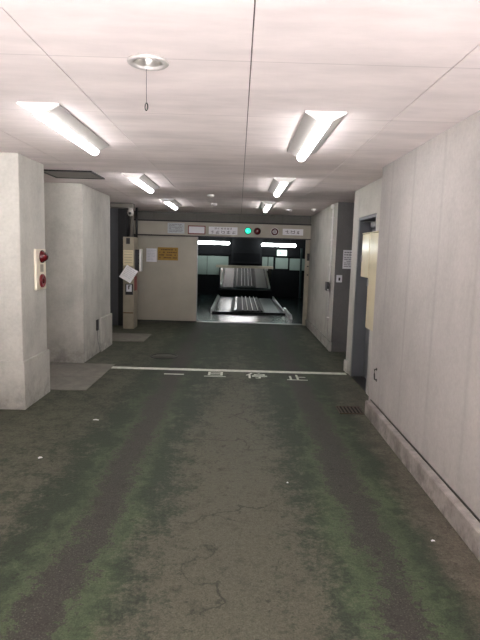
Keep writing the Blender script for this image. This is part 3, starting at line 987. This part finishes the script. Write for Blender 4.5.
hall_lamp(-1.52, -0.31, 1.835, 'lit tube lamp hanging in the hall partly behind the gate')
hall_lamp(0.75, 1.92, 1.82, 'lit tube lamp hanging in the hall above the exit sign')

ex = thing('exit_sign', 'small lit pale green exit sign on the back wall of the hall', 'exit sign', (1.5, HY - 0.1, 1.44))
MB().box(1.335, 1.675, HY - 0.16, HY - 0.101, 1.445, 1.645, 0.004).build('sign_housing', 'exit', ex)
q = MB()
q.box(1.44, 1.47, HY - 0.163, HY - 0.1605, 1.545, 1.59)
q.box(1.46, 1.53, HY - 0.163, HY - 0.1605, 1.525, 1.545)
q.box(1.43, 1.46, HY - 0.163, HY - 0.1605, 1.48, 1.53)
q.box(1.50, 1.525, HY - 0.163, HY - 0.1605, 1.48, 1.525)
q.build('running_figure', 'exitgreen', ex)
hp = thing('hall_post', 'slim grey vertical post at the right of the back wall in the hall', 'post', (2.17, HY - 0.25, 0))
MB().box(2.14, 2.20, HY - 0.28, HY - 0.22, 0, 1.72, 0.003).build('post_shaft', 'pallet_teal', hp)
MB().box(2.10, 2.24, HY - 0.31, HY - 0.19, 0, 0.015).build('foot_plate', 'machine', hp)

# ------------------------------------------------------------------ floor: markings, slabs, covers
ln = MB()
ln.box(-1.60, 1.42, 6.545, 6.655, 0.0, 0.0016)
tag(ln.build('stop_line', 'line', None, (-0.09, 6.6, 0)), 'long white stop line painted across the green floor', 'floor marking')

def text_mesh(s, mat, cx, cy, w, h, name, parent):
    cu = bpy.data.curves.new('txt', 'FONT')
    cu.body = s
    cu.extrude = 0.0
    cu.offset = 0.012
    tmp = bpy.data.objects.new('txt', cu)
    COL.objects.link(tmp)
    dg = bpy.context.evaluated_depsgraph_get()
    dg.update()
    me = bpy.data.meshes.new_from_object(tmp.evaluated_get(dg))
    bpy.data.objects.remove(tmp, do_unlink=True)
    b = bmesh.new()
    b.from_mesh(me)
    bpy.data.meshes.remove(me)
    xs = [v.co.x for v in b.verts]
    ys_ = [v.co.y for v in b.verts]
    ex_, ey_ = max(xs) - min(xs), max(ys_) - min(ys_)
    for v in b.verts:
        v.co.x = cx + ((v.co.x - min(xs)) / ex_ - 0.5) * w
        v.co.y = cy + ((v.co.y - min(ys_)) / ey_ - 0.5) * h
        v.co.z = 0.0015
    q = MB()
    q.add(b)
    return q.build(name, mat, parent)

rl = thing('floor_lettering', 'white painted stop characters on the floor in front of the stop line', 'floor marking', (0, 6.35, 0))
text_mesh('一', 'line', -0.755, 6.322, 0.245, 0.05, 'character', rl)
text_mesh('旦', 'line', -0.25, 6.375, 0.265, 0.26, 'character', rl)
text_mesh('停', 'line', 0.258, 6.36, 0.265, 0.29, 'character', rl)
text_mesh('止', 'line', 0.75, 6.315, 0.25, 0.28, 'character', rl)

for i, (y0, y1, lab) in enumerate(((5.445, 6.02, 'pale grey floor slab in the bay, nearer of the two between columns'),
                                   (6.03, 6.78, 'pale grey floor slab in the bay, touching the wide column'))):
    tag(MB().box(-2.66, -1.585, y0, y1, 0.0, 0.006, 0.002).build('floor_slab', 'slab', None, (-2.1, (y0 + y1) / 2, 0)), lab, 'floor slab', 'floor slabs in the bay')
tag(MB().box(-2.35, -1.53, 8.56, 9.38, 0.0, 0.006, 0.002).build('floor_slab', 'slab', None, (-1.9, 8.97, 0)), 'small grey floor slab in front of the control post', 'floor slab')
mh = thing('manhole_cover', 'round dark manhole cover in the floor beyond the stop line', 'manhole cover', (-1.03, 7.41, 0))
MB().lathe([(0.0, 0.004), (0.165, 0.004), (0.170, 0.0)], (-1.03, 7.41, 0), 'z', 40).build('lid', 'iron', mh)
MB().lathe([(0.175, 0.0), (0.175, 0.005), (0.198, 0.005), (0.20, 0.0)], (-1.03, 7.41, 0), 'z', 40).build('rim', 'pallet_dark', mh)

dg_ = thing('drain_grate', 'dark rusty drain grate in the floor by the near right wall end', 'drain grate', (1.15, 4.99, 0))
MB().box(1.02, 1.24, 4.885, 5.10, 0.0, 0.002).build('drain_opening', 'void', dg_)
q = MB()
q.box(1.01, 1.25, 4.872, 4.885, 0.0, 0.008)
q.box(1.01, 1.25, 5.10, 5.113, 0.0, 0.008)
q.box(1.01, 1.02, 4.885, 5.10, 0.0, 0.008)
q.box(1.24, 1.25, 4.885, 5.10, 0.0, 0.008)
q.build('grate_frame', 'grate', dg_)
for k in range(6):
    x = 1.04 + k * 0.036
    MB().box(x - 0.007, x + 0.007, 4.885, 5.10, 0.002, 0.007).build('bar', 'grate', dg_)

# litter
def scrap(name, x, y, sx, sy, rot, label, mat='paper', h=0.006):
    b = bmesh.new()
    pts = [(-1, -0.8, 0), (0.1, -1, 0.3), (1, -0.7, 0.1), (0.9, 0.8, 0.4), (-0.2, 1, 1.0), (-1, 0.7, 0.2)]
    vs = [b.verts.new((px * sx / 2, py * sy / 2, 0.001 + pz * h)) for px, py, pz in pts]
    ctr = b.verts.new((0, 0, 0.001 + h * 0.7))
    for i in range(6):
        b.faces.new((vs[i], vs[(i + 1) % 6], ctr))
    bmesh.ops.solidify(b, geom=b.faces[:], thickness=0.001)
    lo = min(v.co.z for v in b.verts)
    for v in b.verts:
        v.co.z -= lo
    q = MB()
    q.add(b, Matrix.Translation((x, y, 0.0003)) @ Matrix.Rotation(rot, 4, 'Z'))
    tag(q.build(name, mat, None, (x, y, 0)), label, 'litter', 'scraps of litter on the floor')

scrap('paper_scrap', -1.221, 4.495, 0.055, 0.022, -0.1, 'white paper scrap on the floor ahead of the near column', 'paper_w')
scrap('paper_scrap', -1.385, 3.62, 0.03, 0.025, 0.6, 'white scrap on the floor left of the wheel track')
scrap('paper_scrap', 1.083, 2.637, 0.022, 0.012, 0.1, 'white scrap on the floor beside the near right footing', 'paper_w')
scrap('paper_scrap', 0.365, 3.31, 0.012, 0.012, 0.1, 'tiny white speck on the bare middle of the floor')
scrap('dead_leaf', -0.68, 2.37, 0.03, 0.018, 0.4, 'small dark scrap lying in the left wheel track', 'ink_dark', 0.008)

# small black socket with a cable on the wide column
sk = thing('wall_socket', 'small black socket low on the side of the wide column', 'socket', (-2.0, 7.45, 0.42))
MB().box(-1.9995, -1.98, 7.40, 7.475, 0.345, 0.50, 0.004).build('socket_plate', 'black', sk)
MB().tube([(-1.99, 7.44, 0.345), (-1.99, 7.45, 0.2), (-1.988, 7.56, 0.03), (-1.985, 7.60, 0.006)], 0.004, 6).build('cable', 'ink', sk)

fold_prints()
